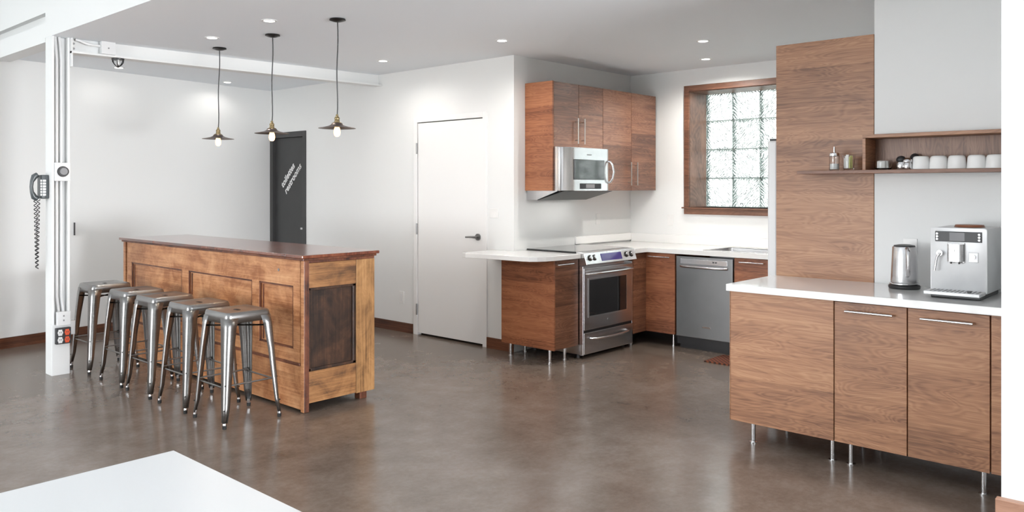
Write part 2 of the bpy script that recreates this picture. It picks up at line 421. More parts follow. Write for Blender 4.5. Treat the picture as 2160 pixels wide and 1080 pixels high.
# restroom door
d = sempty('door_1', (XD + .05, 8.54, 0))
fr = MB()
fr.box(XD - .014, XD + .1, 8.155, 8.215, 0, 2.155, .002); fr.box(XD - .014, XD + .1, 8.865, 8.925, 0, 2.155, .002); fr.box(XD - .014, XD + .1, 8.2155, 8.8645, 2.09, 2.155, .002)
fr.build('door_frame', 'doorgrey', d)
lf = MB().box(XD + .03, XD + .075, 8.215, 8.865, .004, 2.088, .002).build('door_leaf', 'doorgrey', d)
MB().box(XD + .105, XD + .14, 8.191, 8.899, 0, 2.129).build('shade_backing', 'darkgap', d)  # unseen dark sheet added behind the leaf to stop light leaking in
MB().box(XD + .012, XD + .03, 8.222, 8.30, .985, 1.010, .004).build('door_handle', 'chrome', lf)
def text_mesh(body, size, name, mat, parent, origin, baseline, upv, normal, shear=.0, offs=0., extr=.001, spacing=1.0, align='LEFT'):
    cu = bpy.data.curves.new(name, 'FONT'); cu.body = body; cu.size = size; cu.shear = shear; cu.offset = offs; cu.extrude = extr
    cu.space_line = .98; cu.space_character = spacing; cu.align_x = align
    to = bpy.data.objects.new(name, cu); C.objects.link(to)
    dg = bpy.context.evaluated_depsgraph_get(); me = bpy.data.meshes.new_from_object(to.evaluated_get(dg))
    bpy.data.objects.remove(to)
    X = Vector(baseline).normalized(); Y = Vector(upv).normalized(); Z = Vector(normal).normalized()
    mat4 = Matrix(((X.x, Y.x, Z.x, origin[0]), (X.y, Y.y, Z.y, origin[1]), (X.z, Y.z, Z.z, origin[2]), (0, 0, 0, 1)))
    me.transform(mat4); me.transform(Matrix.Translation(-ORG[parent.name])); me.name = name
    me.materials.clear(); me.materials.append(M[mat])
    o = bpy.data.objects.new(name, me); C.objects.link(o); o.parent = parent; ORG[o.name] = ORG[parent.name]; return o
c45 = math.sqrt(.5)
plabel(text_mesh('toilettes\nrestrooms', .107, 'lettering', 'letter', lf, (XD + .0285, 8.70, 1.475), (0, -c45, c45), (0, c45, c45), (-1, 0, 0), shear=.25, offs=.0022, spacing=1.03), 'white slanted lettering')

# white door
d = sempty('door_2', (XD, 5.71, 0))
fr = MB()
fr.box(XD - .012, XD + .1, 5.195, 5.25, 0, 2.19, .002); fr.box(XD - .012, XD + .1, 6.172, 6.225, 0, 2.19, .002); fr.box(XD - .012, XD + .1, 5.2505, 6.1715, 2.14, 2.19, .002)
fr.build('door_frame', 'doorw', d)
lf = MB().box(XD - .004, XD + .04, 5.256, 6.166, .022, 2.131, .0015).build('door_leaf', 'doorw', d)
MB().box(XD + .045, XD + .1, 5.251, 6.171, 0, 2.139).build('shade_backing', 'darkgap', d)  # dark sheet whose colour stands in for shade in the door gap
for z in (1.878, 1.068, .258):
    MB().cyl((XD - .018, 6.170, z - .055), (XD - .018, 6.170, z + .055), .008, seg=12).build('hinge', 'hinge', lf, smooth=True)
h = MB(); h.cyl((XD - .004, 5.31, 1.02), (XD - .018, 5.31, 1.02), .032, seg=28); h.cyl((XD - .018, 5.31, 1.02), (XD - .06, 5.31, 1.02), .011)
h.tube([(XD - .055, 5.305, 1.02), (XD - .058, 5.36, 1.021), (XD - .055, 5.43, 1.017)], [.012, .009, .008], 10)
h.build('door_handle', 'hinge', lf, smooth=True)

# ================================================================== column, beam and what hangs on them
cx0, cx1, cy0, cy1 = 2.26, 2.392, 6.935, 7.075
col = thing('steel_column', 'white painted steel column standing left of the stools', 'column', ((cx0 + cx1) / 2, 7.0, 0))
m = MB(); m.box(cx0, cx0 + .018, cy0, cy1, .40, CEIL, .002); m.box(cx1 - .016, cx1, cy0, cy1, .40, CEIL, .002); m.box(cx0 + .018, cx1 - .016, 7.0, 7.014, .40, CEIL)
m.build('shaft', 'wall', col)
MB().box(cx0, cx1, cy0, cy1, 0, .40, .003).build('boxed_foot', 'wall', col)
for i, xx in enumerate((2.305, 2.338)):
    bend = [(xx - .012 - i * .004, 6.965, CEIL), (xx - .008, 6.965, 2.62), (xx, 6.965, 2.5), (xx, 6.965, 1.68)]
    low = [(xx, 6.965, 1.54), (xx, 6.965, .62), (xx + .012, 6.965, .52), (xx + .014, 6.965, .50)]
    cd = MB(); cd.tube(bend, .0115, 12); cd.tube(low, .0115, 12)
    tag(cd.build('conduit_pipe', 'white', smooth=True), ['white conduit pipe nearest the phone, running down the column channel', 'white conduit pipe nearest the stools, running down the column channel'][i], 'pipe', 'conduits on the column')
# thermostat-like round dial
t = thing('wall_gauge', 'round black dial on white square plate on the column', 'dial', (2.333, 6.93, 1.61))
MB().box(2.277, 2.389, 6.912, 6.934, 1.536, 1.681, .004).build('back_plate', 'white', t)
MB().cyl((2.333, 6.913, 1.611), (2.333, 6.89, 1.611), .043, .038, 32).build('ring', 'black', t, smooth=True)
MB().cyl((2.333, 6.892, 1.611), (2.333, 6.884, 1.611), .03, .026, 28).build('dial_face', 'grey', t, smooth=True)
# outlet boxes
t = thing('outlet_box', 'white double outlet box above the black outlet plate on the column', 'outlet', (2.333, 6.935, .39))
MB().box(2.288, 2.385, 6.895, 6.933, .395, .503, .004).build('box', 'white', t)
for zz in (.43, .465): MB().box(2.329, 2.338, 6.892, 6.896, zz, zz + .012).build('slot', 'grey', t)
t = thing('power_outlet', 'black outlet plate with two white and two orange sockets on column foot', 'outlet', (2.335, 6.93, .25))
MB().box(2.281, 2.389, 6.90, 6.934, .249, .376, .003).build('plate', 'black', t)
for (xx, zz, mt) in ((2.309, .282, 'plastic'), (2.309, .340, 'plastic'), (2.359, .282, 'orange'), (2.359, .340, 'orange')):
    g = MB(); g.cyl((xx, 6.901, zz), (xx, 6.892, zz), .019, seg=20); g.box(xx - .014, xx + .014, 6.893, 6.901, zz - .024, zz + .024, .003)
    so = plabel(g.build('socket', mt, t, smooth=True), 'orange socket' if mt == 'orange' else 'white socket')
    for dx in (-.007, .005): MB().box(xx + dx, xx + dx + .003, 6.889, 6.893, zz - .002, zz + .009).build('slot', 'black', so)
tag(MB().box(2.393, 2.43, 6.93, 6.99, .31, .42, .004).build('junction_box', 'white'), 'small blank white box on the stool side of the column foot', 'junction box')
# telephone
t = thing('wall_phone', 'dark grey wall telephone mounted on the outer face of the column', 'telephone', (2.2, 7.05, 1.39))
MB().box(2.205, 2.259, 6.99, 7.10, 1.395, 1.585, .012).build('phone_body', 'phone', t, smooth=True)
kp = MB()
for i in range(6):
    kp.box(2.196, 2.206, 6.984, 6.990, 1.42 + i * .022, 1.436 + i * .022)
    kp.box(2.212, 2.235, 6.983, 6.990, 1.42 + i * .022, 1.436 + i * .022, .002)
kp.build('keypad', 'plastic', t)
hs = MB(); hs.tube([(2.19, 7.035, 1.395), (2.166, 7.035, 1.41), (2.150, 7.035, 1.45), (2.146, 7.035, 1.49), (2.150, 7.035, 1.53), (2.166, 7.035, 1.57), (2.19, 7.035, 1.585)], [.021, .023, .014, .013, .014, .023, .021], 14)
hs.build('handset', 'phone', t, smooth=True)
cord = []
for i in range(221):
    u = i / 220
    # loop: down from handset, up to body
    if u < .5: z = 1.39 - .545 * (u / .5); x0 = 2.172 + .012 * (u / .5)
    else: z = .845 + .545 * ((u - .5) / .5); x0 = 2.184 + .012 * ((u - .5) / .5)
    amp = .010
    a = u * 2 * pi * 34
    cord.append((x0 + amp * cos(a), 7.03 + amp * sin(a), z))
MB().tube(cord, .0035, 5).build('coiled_cord', 'black', t, smooth=True)

# steel beam, slightly out of square with the column
def by(x): return 6.965 - (x - 2.39) * .053
bm_ = thing('steel_beam', 'white painted steel beam under the ceiling from column to back wall', 'beam', (3.9, by(3.9), 2.558))
def slab(m, o0, o1, z0, z1, xa=2.394, xb=XD - .001):
    m.prism([(xa, by(xa) + o0), (xb, by(xb) + o0), (xb, by(xb) + o1), (xa, by(xa) + o1)], z0, z1)
m = MB(); slab(m, -.006, .006, 2.57, CEIL - .001); m.build('web', 'wall', bm_)
m = MB(); slab(m, -.065, .065, 2.558, 2.573); m.build('bottom_flange', 'wall', bm_)
m = MB(); m.box(2.394, 2.402, 6.90, 6.958, 2.45, CEIL - .002); m.build('end_plate', 'wall', bm_)
for zz in (2.60, 2.64): MB().cyl((2.425, 6.955, zz), (2.425, 6.945, zz), .009, seg=6).build('bolt', 'hinge', bm_)
t = thing('junction_box', 'white square junction box on the beam near the column', 'junction box', (2.667, 6.9, 2.575))
MB().box(2.613, 2.722, 6.878, 6.942, 2.575, 2.679, .003).build('box', 'white', t)
MB().cyl((2.667, 6.879, 2.625), (2.667, 6.874, 2.625), .006, seg=12).build('screw', 'hinge', t)
tag(MB().tube([(2.43, 6.925, 2.670), (2.46, 6.92, 2.665), (2.49, 6.915, 2.652), (2.52, 6.91, 2.643), (2.56, 6.91, 2.640), (2.612, 6.91, 2.639)], .0115, 12).build('conduit_pipe', 'white', smooth=True),
    'short white curved conduit pipe entering the beam junction box', 'pipe')
t = thing('caged_lamp', 'small black wire-caged lamp hanging below the beam', 'lamp', (2.765, 6.94, 2.49))
MB().cyl((2.765, 6.94, 2.5575), (2.765, 6.94, 2.547), .05, .048, 24).build('rim', 'black', t)
cg = MB()
for i in range(6):
    a = i * pi / 3
    cg.tube([(2.765 + r * cos(a), 6.94 + r * sin(a), z) for r, z in ((.047, 2.55), (.043, 2.527), (.027, 2.505), (.006, 2.490))], .0035, 6)
cg.cyl((2.765, 6.94, 2.496), (2.765, 6.94, 2.482), .013, .009, 12)
cg.build('cage', 'black', t, smooth=True)
MB().lathe([(0.0001, 2.502), (.012, 2.505), (.017, 2.52), (.012, 2.548)], 2.765, 6.94, 16).build('glass_bulb', 'plastic', t, smooth=True)
tag(MB().box(2.985, 2.993, farY(2.98) - .022, farY(2.98) - .001, 1.013, 1.139).build('wall_bracket', 'black'), 'small dark vertical metal bar on the far left wall', 'bracket')

# ================================================================== ceiling lights
DL = [((3.309, 8.465), 'recessed ceiling light beyond the beam, just below the caged lamp'),
      ((3.147, 6.081), 'recessed ceiling light just in front of the beam, left of the farthest pendant'),
      ((4.594, 8.702), 'recessed ceiling light beyond the beam, behind the farthest pendant cord'),
      ((3.101, 5.157), 'recessed ceiling light left of the middle pendant, highest of the left group in view'),
      ((4.806, 6.0), 'recessed ceiling light between the nearest pendant and the white door'),
      ((4.79, 4.454), 'recessed ceiling light in front of the wall corner left of upper cabinets'),
      ((5.906, 3.255), 'nearer of the two recessed ceiling lights before the kitchen window'),
      ((6.749, 3.691), 'farther of the two recessed ceiling lights before the kitchen window')]
for (x, y), lab in DL:
    if y > 8.3: y -= .18
    t = thing('recessed_light', lab, 'ceiling light', (x, y, CEIL - .004), 'recessed ceiling lights')
    MB().lathe([(.038, CEIL - .002), (.040, CEIL - .006), (.055, CEIL - .004), (.056, CEIL - .0005)], x, y, 32).build('trim_ring', 'white', t, smooth=True)
    MB().cyl((x, y, CEIL - .002), (x, y, CEIL - .005), .037, seg=28).build('lens', 'lamp', t)
    l = bpy.data.lights.new('downlight', 'SPOT'); l.energy = ((6 if x > 4 else 2.5) if y > 8 else 95 if x > 5.5 else 50 if x > 4.7 and y < 5 else 24); l.spot_size = radians(165); l.spot_blend = .6; l.color = (1, .95, .89); l.shadow_soft_size = .035
    lo = bpy.data.objects.new('downlight', l); lo.location = (x, y, CEIL - .012); C.objects.link(lo)
PN = [((3.425, 6.487), (-.012, 0), 1.905, 'pendant lamp nearest the far wall, farthest of three, over the island'),
      ((3.407, 5.617), (-.006, 0), 1.912, 'middle pendant lamp, hanging in front of the dark restroom door'),
      ((3.4, 4.754), (-.004, 0), 1.910, 'nearest and rightmost pendant lamp, over the near end of the island')]
for (x, y), (ox, oy), zs, lab in PN:
    zs += .010
    t = thing('pendant_lamp', lab, 'pendant lamp', (x, y, zs - .07), 'pendant lamps over the island')
    MB().lathe([(.0001, CEIL), (.055, CEIL - .001), (.058, CEIL - .010), (.030, CEIL - .020), (.008, CEIL - .024), (.0001, CEIL - .024)], x, y, 32).build('canopy', 'blacknickel', t, smooth=True)
    px, py = x + ox, y + oy
    cp = [(x, y, CEIL - .02)] + [(x + ox * u + .004 * sin(u * 9), y + oy * u, CEIL - .02 - (CEIL - .02 - zs - .06) * u) for u in [i / 10 for i in range(1, 11)]]
    cp[-1] = (px, py, zs + .06)
    MB().tube(cp, .0042, 8).build('cord', 'black', t, smooth=True)
    MB().lathe([(.0001, zs + .085), (.008, zs + .083), (.010, zs + .068), (.017, zs + .062), (.019, zs + .050), (.016, zs + .044), (.019, zs + .038), (.019, zs + .03), (.03, zs + .026), (.033, zs + .018), (.0001, zs + .016)], px, py, 24).build('socket', 'brass', t, smooth=True)
    MB().lathe([(.018, zs + .024), (.036, zs + .021), (.042, zs + .010), (.060, zs + .001), (.100, zs - .009), (.130, zs - .014), (.131, zs - .016), (.100, zs - .0115), (.060, zs - .0015), (.040, zs + .006), (.018, zs + .018)], px, py, 48).build('shade', 'shade', t, smooth=True)
    MB().lathe([(.0001, zs - .075), (.012, zs - .073), (.021, zs - .062), (.024, zs - .045), (.022, zs - .025), (.014, zs + .0), (.013, zs + .014), (.0001, zs + .015)], px, py, 20).build('bulb', 'bulb', t, smooth=True)
    l = bpy.data.lights.new('bulb_light', 'POINT'); l.energy = 3.5; l.color = (1, .65, .35); l.shadow_soft_size = .03
    lo = bpy.data.objects.new('bulb_light', l); lo.location = (px, py, zs - .115); C.objects.link(lo)

# ================================================================== island
IX0, IX1, IY0, IY1 = 2.995, 3.575, 4.56, 7.40
isl = thing('wooden_island', 'long antique distressed pine counter with panelled front, behind the metal stools', 'counter', ((IX0 + IX1) / 2, (IY0 + IY1) / 2, 0))
tp = MB(); tp.box(IX0 - .028, IX1 + .028, IY0 - .024, IY1 + .03, 1.018, 1.040, .006); tp.build('tabletop', 'tabletopwood', isl)
MB().box(IX0 - .012, IX1 + .012, IY0 - .010, IY1 + .012, 1.002, 1.018, .004).build('top_moulding', 'redbrown', isl)
MB().box(IX0 + .03, IX1 - .02, IY0 + .03, IY1 - .02, .07, 1.0).build('carcass', 'darkgap', isl)
m = MB(); t_ = .024
m.box(IX0, IX0 + t_, 4.605, 7.31, .83, 1.002, .002)          # top rail
m.box(IX0, IX0 + t_, 4.605, 4.685, .41, .83, .002)
for a, b in ((5.114, 5.209), (6.168, 6.281), (7.23, 7.31)): m.box(IX0, IX0 + t_, a, b, .41, .83, .002)
m.box(IX0, IX0 + t_, 4.605, 7.31, .325, .41, .002)
m.build('front_frame', 'pine', isl)
for a, b in ((4.685, 5.114), (5.209, 6.168), (6.281, 7.23)):
    pn = MB().box(IX0 + .014, IX0 + .026, a, b, .41, .83).build('front_panel', 'pine', isl)
    mo = MB()
    e = .012
    mo.box(IX0 + .003, IX0 + .014, a, b, .83 - e, .83); mo.box(IX0 + .003, IX0 + .014, a, b, .41, .41 + e)
    mo.box(IX0 + .003, IX0 + .014, b - e, b, .41, .83); mo.box(IX0 + .003, IX0 + .014, a, a + e, .41, .83)
    mo.box(IX0 + .008, IX0 + .0145, b - .045, b - .035, .43, .81)
    mo.build('panel_moulding', 'redbrown', pn)
MB().box(IX0 - .006, IX0 + t_, 4.605, 7.35, .305, .325, .004).build('front_moulding', 'redbrown', isl)
MB().box(IX0 + .002, IX0 + t_, 4.60, 7.35, .018, .305, .002).build('skirting_board', 'pine', isl)
MB().box(IX0, IX0 + .04, IY0 + .002, 4.598, .003, 1.002, .004).build('corner_post', 'pine', isl)
MB().box(IX0 + .003, IX0 + .04, IY0 - .003, IY0 + .02, .003, 1.0, .003).build('corner_strip', 'redbrown', isl)
lp = MB(); lp.box(IX0, IX0 + .03, 7.355, IY1, .003, 1.002, .003); lp.box(IX0 + .004, IX0 + .02, 7.315, 7.335, .02, 1.0, .003); lp.build('far_post', 'pine', isl)
MB().box(IX0 + .04, IX1, IY0 + .001, IY0 + .022, .985, 1.002, .002).build('end_top_rail', 'redbrown', isl)
MB().box(IX0 + .04, 3.415, IY0, IY0 + .024, .82, .984, .002).build('end_board', 'pineend', isl)
MB().box(IX0 + .04, 3.415, IY0, IY0 + .024, .06, .268, .002).build('end_board', 'pineend', isl)
MB().box(3.417, IX1, IY0 - .001, IY0 + .024, .055, .984, .002).build('end_stile', 'pinevert', isl)
pn = MB().box(IX0 + .04, 3.415, IY0 + .018, IY0 + .028, .268, .82).build('end_panel', 'pinedark', isl)
mo = MB(); a, b = IX0 + .04, 3.415
mo.box(a, b, IY0 + .003, IY0 + .018, .802, .82, .003); mo.box(a, b, IY0 + .003, IY0 + .018, .268, .288, .003); mo.box(a, a + .016, IY0 + .003, IY0 + .018, .268, .82, .003); mo.box(b - .024, b, IY0 + .003, IY0 + .018, .268, .82, .003)
mo.build('panel_moulding', 'pinedark', pn)
bk = MB(); bk.box(IX1 - .02, IX1, IY0 + .03, IY1, .055, 1.0); bk.build('back_board', 'pinevert', isl)
MB().box(IX0 + .03, IX1, IY1 - .02, IY1, .055, 1.0).build('end_board', 'pineend', isl)
for (x, y) in ((3.50, 4.62), (3.50, 7.33), (3.06, 7.33)):
    MB().box(x - .03, x + .03, y - .03, y + .03, 0, .07, .003).build('foot', 'redbrown', isl)
rs = MB()
for (yy, zz) in ((4.86, .925),):
    rs.cyl((IX0 - .0005, yy, zz), (IX0 - .003, yy, zz), .010, seg=12)
rs.build('bolt_head', 'hinge', isl)

# ================================================================== stools
def make_stool(cx, cy, label):
    t = thing('metal_stool', label, 'stool', (cx, cy, 0), 'metal stools along the island')
    ztop = .70; hf = .152
    n = 5
    rings = [rrect(cx, cy, hf + .008, hf + .008, .035, ztop - .066, n), rrect(cx, cy, hf + .002, hf + .002, .033, ztop - .020, n), rrect(cx, cy, hf - .002, hf - .002, .03, ztop - .006, n),
             rrect(cx, cy, hf - .009, hf - .009, .025, ztop, n), rrect(cx, cy, hf - .020, hf - .020, .02, ztop - .001, n), rrect(cx, cy, hf - .030, hf - .030, .02, ztop - .005, n),
             rrect(cx, cy, .075, .075, .05, ztop - .006, n), rrect(cx, cy, .014, .034, .0135, ztop - .006, n), rrect(cx, cy, .014, .034, .0135, ztop - .020, n)]
    st = MB(); st.loft(rings); so = st.build('seat', 'gun', t, smooth=True)
    md = so.modifiers.new('thick', 'SOLIDIFY'); md.thickness = .0025; md.offset = -1
    foot = .2
    for sx_ in (-1, 1):
        for sy_ in (-1, 1):
            def sec(z, off, wd, r):
                ox, oy = cx + sx_ * off, cy + sy_ * off; pts = [(wd, 0)]
                for i in range(6):
                    a = pi / 2 * i / 5; pts.append((r - r * sin(a), r - r * cos(a)))
                pts.append((0, wd))
                return [Vector((ox - sx_ * u, oy - sy_ * v, z)) for u, v in pts]
            lg = MB()
            lv = [(ztop - .035, hf + .004, .078, .026), (ztop - .09, hf + .0105, .068, .026), (.45, hf + .022, .055, .024), (.12, foot - .008, .036, .016), (.035, foot, .026, .011)]
            lg.loft([sec(*l) for l in lv], closed=False)
            lo = lg.build('leg', 'gun', t, smooth=True)
            md = lo.modifiers.new('thick', 'SOLIDIFY'); md.thickness = .0035; md.offset = 0
            fx, fy = cx + sx_ * (foot - .010), cy + sy_ * (foot - .010)
            MB().cyl((fx, fy, .0), (fx, fy, .022), .0125, .0135, 16).build('rubber_foot', 'rubber', lo, smooth=True)
            g = MB(); g.cyl((fx, fy, .022), (fx - sx_ * .003, fy - sy_ * .003, .05), .0115, .011, 14); g.build('ferrule', 'steelv', lo, smooth=True)
            for zz, oo in ((.26, foot - .022), (.11, foot - .008)): MB().cyl((cx + sx_ * (oo + .003), cy + sy_ * (oo + .003), zz), (cx + sx_ * (oo - .006), cy + sy_ * (oo - .006), zz), .0045, seg=8).build('rivet', 'blacknickel', lo)
    a = foot - .026; z = .255
    for p, q in (((-1, -1), (1, -1)), ((1, -1), (1, 1)), ((1, 1), (-1, 1)), ((-1, 1), (-1, -1))):
        MB().cyl((cx + p[0] * a, cy + p[1] * a, z + (.0 if p[1] == q[1] else -.012)), (cx + q[0] * a, cy + q[1] * a, z + (.0 if p[1] == q[1] else -.012)), .0055, seg=10).build('foot_rail', 'gun', t, smooth=True)
    a = hf - .004; z = ztop - .105
    br = MB()
    br.cyl((cx - a, cy - a, z), (cx + a, cy + a, z), .0055, seg=8); br.cyl((cx - a, cy + a, z), (cx + a, cy - a, z), .0055, seg=8)
    br.build('cross_brace', 'blacknickel', t, smooth=True)
    return t
SCX = 2.668
st0 = make_stool(SCX, 4.822, 'metal bar stool nearest the camera, rightmost of the row of five')
for cy, lab in ((5.335, 'second metal bar stool of five, counted from the near right end'), (5.862, 'middle metal bar stool of the row of five'),
                (6.345, 'second metal bar stool of five, counted from the white column'), (6.962, 'leftmost and farthest metal bar stool, next to the white column')):
    dup(st0, (0, cy - 4.822, 0), lab, 'metal stools along the island')

# ================================================================== handles and legs
def bar_handle(p0, p1, out, r=.006, mat='chrome', parent=None, inset=.12):
    p0 = Vector(p0); p1 = Vector(p1); o = Vector(out)
    m = MB(); m.cyl(p0, p1, r, seg=12)
    for u in (inset, 1 - inset):
        q = p0.lerp(p1, u); m.cyl(q, q - o, r * .75, seg=8)
    return m.build('handle', mat, parent, smooth=True)
def cab_leg(x, y, h, parent, plate=None):
    m = MB(); m.cyl((x, y, .004), (x, y, h), .0125, seg=16); m.cyl((x, y, 0), (x, y, .006), .022, seg=18)
    if plate: m.box(x - .03, x + .03, y - .021, y + .021, h - .004, h)
    return m.build('leg', 'chrome', parent, smooth=True)

# ================================================================== right hand coffee counter
CX = 4.375
c1 = thing('base_cabinet', 'wide plain oak base cabinet without handle, at left end of coffee counter', 'cabinet', (4.66, 1.93, 0), 'oak base cabinets of the coffee counter')
MB().box(CX + .02, 4.95, 1.635, 2.225, .123, .878).build('body', 'oakred', c1)
MB().box(CX, CX + .019, 1.6315, 2.232, .12, .876, .0015).build('front_panel', 'oak', c1)
MB().box(CX + .0, 4.96, 2.2335, 2.2375, .12, .878, .001).build('side_panel', 'oak', c1)
for x, y in ((4.42, 2.112), (4.42, 1.653), (4.9, 2.112), (4.9, 1.653)): cab_leg(x, y, .121, c1, True)
c2 = thing('base_cabinet', 'two-door oak base cabinet with bar handles under kettle and coffee machine', 'cabinet', (4.66, 1.23, 0), 'oak base cabinets of the coffee counter')
MB().box(CX + .02, 4.95, .80, 1.627, .123, .878).build('body', 'oakred', c2)
MB().box(CX + .003, CX + .019, .798, .887, .12, .876, .001).build('filler_panel', 'oak', c2)
for (a, b, h0, h1) in ((1.263, 1.626, 1.561, 1.323), (.893, 1.257, 1.191, .958)):
    dr = MB().box(CX, CX + .019, a, b, .12, .872, .0015).build('door', 'oak', c2)
    bar_handle((CX - .032, h0, .829), (CX - .032, h1, .829), (-.032, 0, 0), .0065, 'chrome', dr)
for x, y in ((4.42, 1.555), (4.42, .928), (4.9, 1.555), (4.9, .928)): cab_leg(x, y, .121, c2, True)
tag(MB().box(4.336, 4.984, .792, 2.242, .880, .92, .003).build('countertop', 'quartz', origin=(4.66, 1.5, .88)), 'white quartz countertop under the kettle and coffee machine', 'countertop')
tag(MB().box(4.981, 5.0, 1.620, 2.223, .0, 2.395, .002).build('tall_wood_panel', 'oak', origin=(5, 1.9, 0)), 'tall oak veneer panel standing beside the fridge, behind coffee counter', 'panel')
# fridge
fg = thing('refrigerator', 'white refrigerator mostly hidden behind the tall oak panel', 'refrigerator', (5.45, 1.9, 0))
MB().box(5.03, 5.85, 1.40, 2.235, .03, 1.76, .006).build('body', 'white', fg)
dr = MB().box(5.03, 5.85, 2.240, 2.305, .08, 1.79, .012).build('door', 'white', fg)
MB().box(5.04, 5.085, 2.25, 2.295, 1.79, 1.803, .003).build('hinge_cap', 'black', fg)
MB().box(5.05, 5.83, 1.42, 2.2, 0, .03).build('plinth', 'black', fg)
bar_handle((5.78, 2.355, .6), (5.78, 2.355, 1.5), (0, .05, 0), .012, 'chrome', dr)

# wall shelf
sh = thing('wall_shelf', 'open oak wall shelf box with long lower board, holding white cups', 'shelf', (4.89, 1.4, 1.565))
MB().box(4.80, 4.979, .792, 2.012, 1.566, 1.586, .0015).build('lower_board', 'oaktrim', sh)
MB().box(4.80, 4.979, .792, 1.625, 1.769, 1.789, .0015).build('top_board', 'oak', sh)
MB().box(4.80, 4.979, 1.607, 1.625, 1.587, 1.768, .0015).build('divider', 'oak', sh)
MB().box(4.966, 4.979, .792, 1.606, 1.587, 1.768).build('back_panel', 'oakvert', sh)

SZ = 1.5865
def cup(x, y, lab, r0=.048, r1=.039, h=.073):
    t = MB(); t.lathe([(r0 - .004, SZ), (r0, SZ + .001), (r0 - .001, SZ + .012), (r1 + .004, SZ + h * .8), (r1, SZ + h * .94), (r1 - .008, SZ + h), (.026, SZ + h), (.024, SZ + h - .003), (.0001, SZ + h - .003)], x, y, 32)
    return tag(t.build('coffee_cup', 'ceramic', smooth=True, origin=(x, y, SZ)), lab, 'cup', 'upturned white cups on the shelf')
def shelfY(px, X):
    a = radians(YAW); F = Vector((cos(a), sin(a))); R = Vector((sin(a), -cos(a))); r = F + R * ((px - 1080) / 1699); return X / r.x * r.y
XC = 4.872
labs = ['leftmost upturned white cup, beside the steel shakers', 'second upturned white cup from the steel shakers', 'middle upturned white cup of the five on the shelf',
        'fourth upturned white cup from the steel shakers', 'rightmost upturned white cup, partly cut off by the wall edge']
for px, l in zip((1943, 1980, 2018.5, 2060, 2100), labs): cup(XC, shelfY(px, XC), l)
# squat bowl-like glass cup and steel shakers
y = shelfY(1863, XC)
t = thing('glass_bowl', 'squat glass bowl with white contents at left end of shelf box', 'bowl', (XC, y, SZ))
MB().lathe([(.0001, SZ), (.038, SZ), (.046, SZ + .008), (.048, SZ + .03), (.045, SZ + .054), (.043, SZ + .054), (.046, SZ + .03), (.043, SZ + .010), (.036, SZ + .004), (.0001, SZ + .004)], XC, y, 32).build('bowl', 'glass', t, smooth=True)
pk = MB()
for i in range(7):
    a = i * .9; pk.box(XC + .02 * cos(a) - .011, XC + .02 * cos(a) + .011, y + .022 * sin(a) - .009, y + .022 * sin(a) + .009, SZ + .005, SZ + .050, .002)
pk.build('contents', 'paper', t)
for i, (px, X_, l, hh) in enumerate(((1901, 4.85, 'left steel shaker with black round lid on the shelf', .052), (1914, 4.842, 'small right steel shaker with bright body, before the first cup', .044), (1930, 4.925, 'steel tin with black domed lid behind the leftmost cup', .062))):
    y = shelfY(px, X_)
    t = thing('steel_shaker', l, 'shaker', (X_, y, SZ), 'steel shakers on the shelf')
    MB().lathe([(.0001, SZ), (.021, SZ), (.024, SZ + .006), (.024, SZ + hh * .7), (.020, SZ + hh * .82), (.0001, SZ + hh * .83)], X_, y, 24).build('body', 'chrome', t, smooth=True)
    MB().lathe([(.020, SZ + hh * .82), (.026, SZ + hh * .95), (.026, SZ + hh * 1.15), (.018, SZ + hh * 1.38), (.006, SZ + hh * 1.48), (.0001, SZ + hh * 1.49)], X_, y, 24).build('lid', 'black' if i != 1 else 'chrome', t, smooth=True)
# sugar dispenser
XS = 4.865; y = shelfY(1760, XS)
t = thing('sugar_dispenser', 'glass sugar dispenser with metal spout on the shelf board', 'dispenser', (XS, y, SZ))
MB().lathe([(.0001, SZ), (.027, SZ), (.0285, SZ + .004), (.0285, SZ + .088), (.0265, SZ + .088), (.0265, SZ + .006), (.0001, SZ + .006)], XS, y, 28).build('jar', 'glass', t, smooth=True)
MB().cyl((XS, y, SZ + .007), (XS, y, SZ + .040), .0258, seg=24).build('sugar', 'sugar', t, smooth=True)
m = MB(); m.lathe([(.029, SZ + .086), (.030, SZ + .092), (.028, SZ + .103), (.020, SZ + .108), (.0001, SZ + .108)], XS, y, 28); m.cyl((XS, y, SZ + .105), (XS, y, SZ + .142), .0075, .0055, 14)
m.build('cap', 'chrome', t, smooth=True)
XS = 4.865; y = shelfY(1790, XS)
t = thing('sachet_glass', 'glass tumbler filled with sugar sachets, next to the sugar dispenser', 'glass', (XS, y, SZ))
MB().lathe([(.0001, SZ), (.026, SZ), (.029, SZ + .008), (.037, SZ + .088), (.0355, SZ + .088), (.0275, SZ + .011), (.0001, SZ + .009)], XS, y, 28).build('tumbler', 'glass', t, smooth=True)
for i, (dy, dx, mt, hh) in enumerate(((.018, -.004, 'paper', .072), (.010, -.012, 'paper', .084), (.002, -.014, 'paper', .092), (-.008, -.012, 'sachet', .078), (-.016, -.004, 'sachet', .086), (0, .008, 'paper', .075), (-.01, .01, 'sachet', .07))):
    q = MB(); q.box(XS + dx - .0015, XS + dx + .0015, y + dy - .008, y + dy + .008, SZ + .012, SZ + hh, .001)
    plabel(q.build('sachet', mt, t), 'yellow-green sachet' if mt == 'sachet' else 'white sachet')

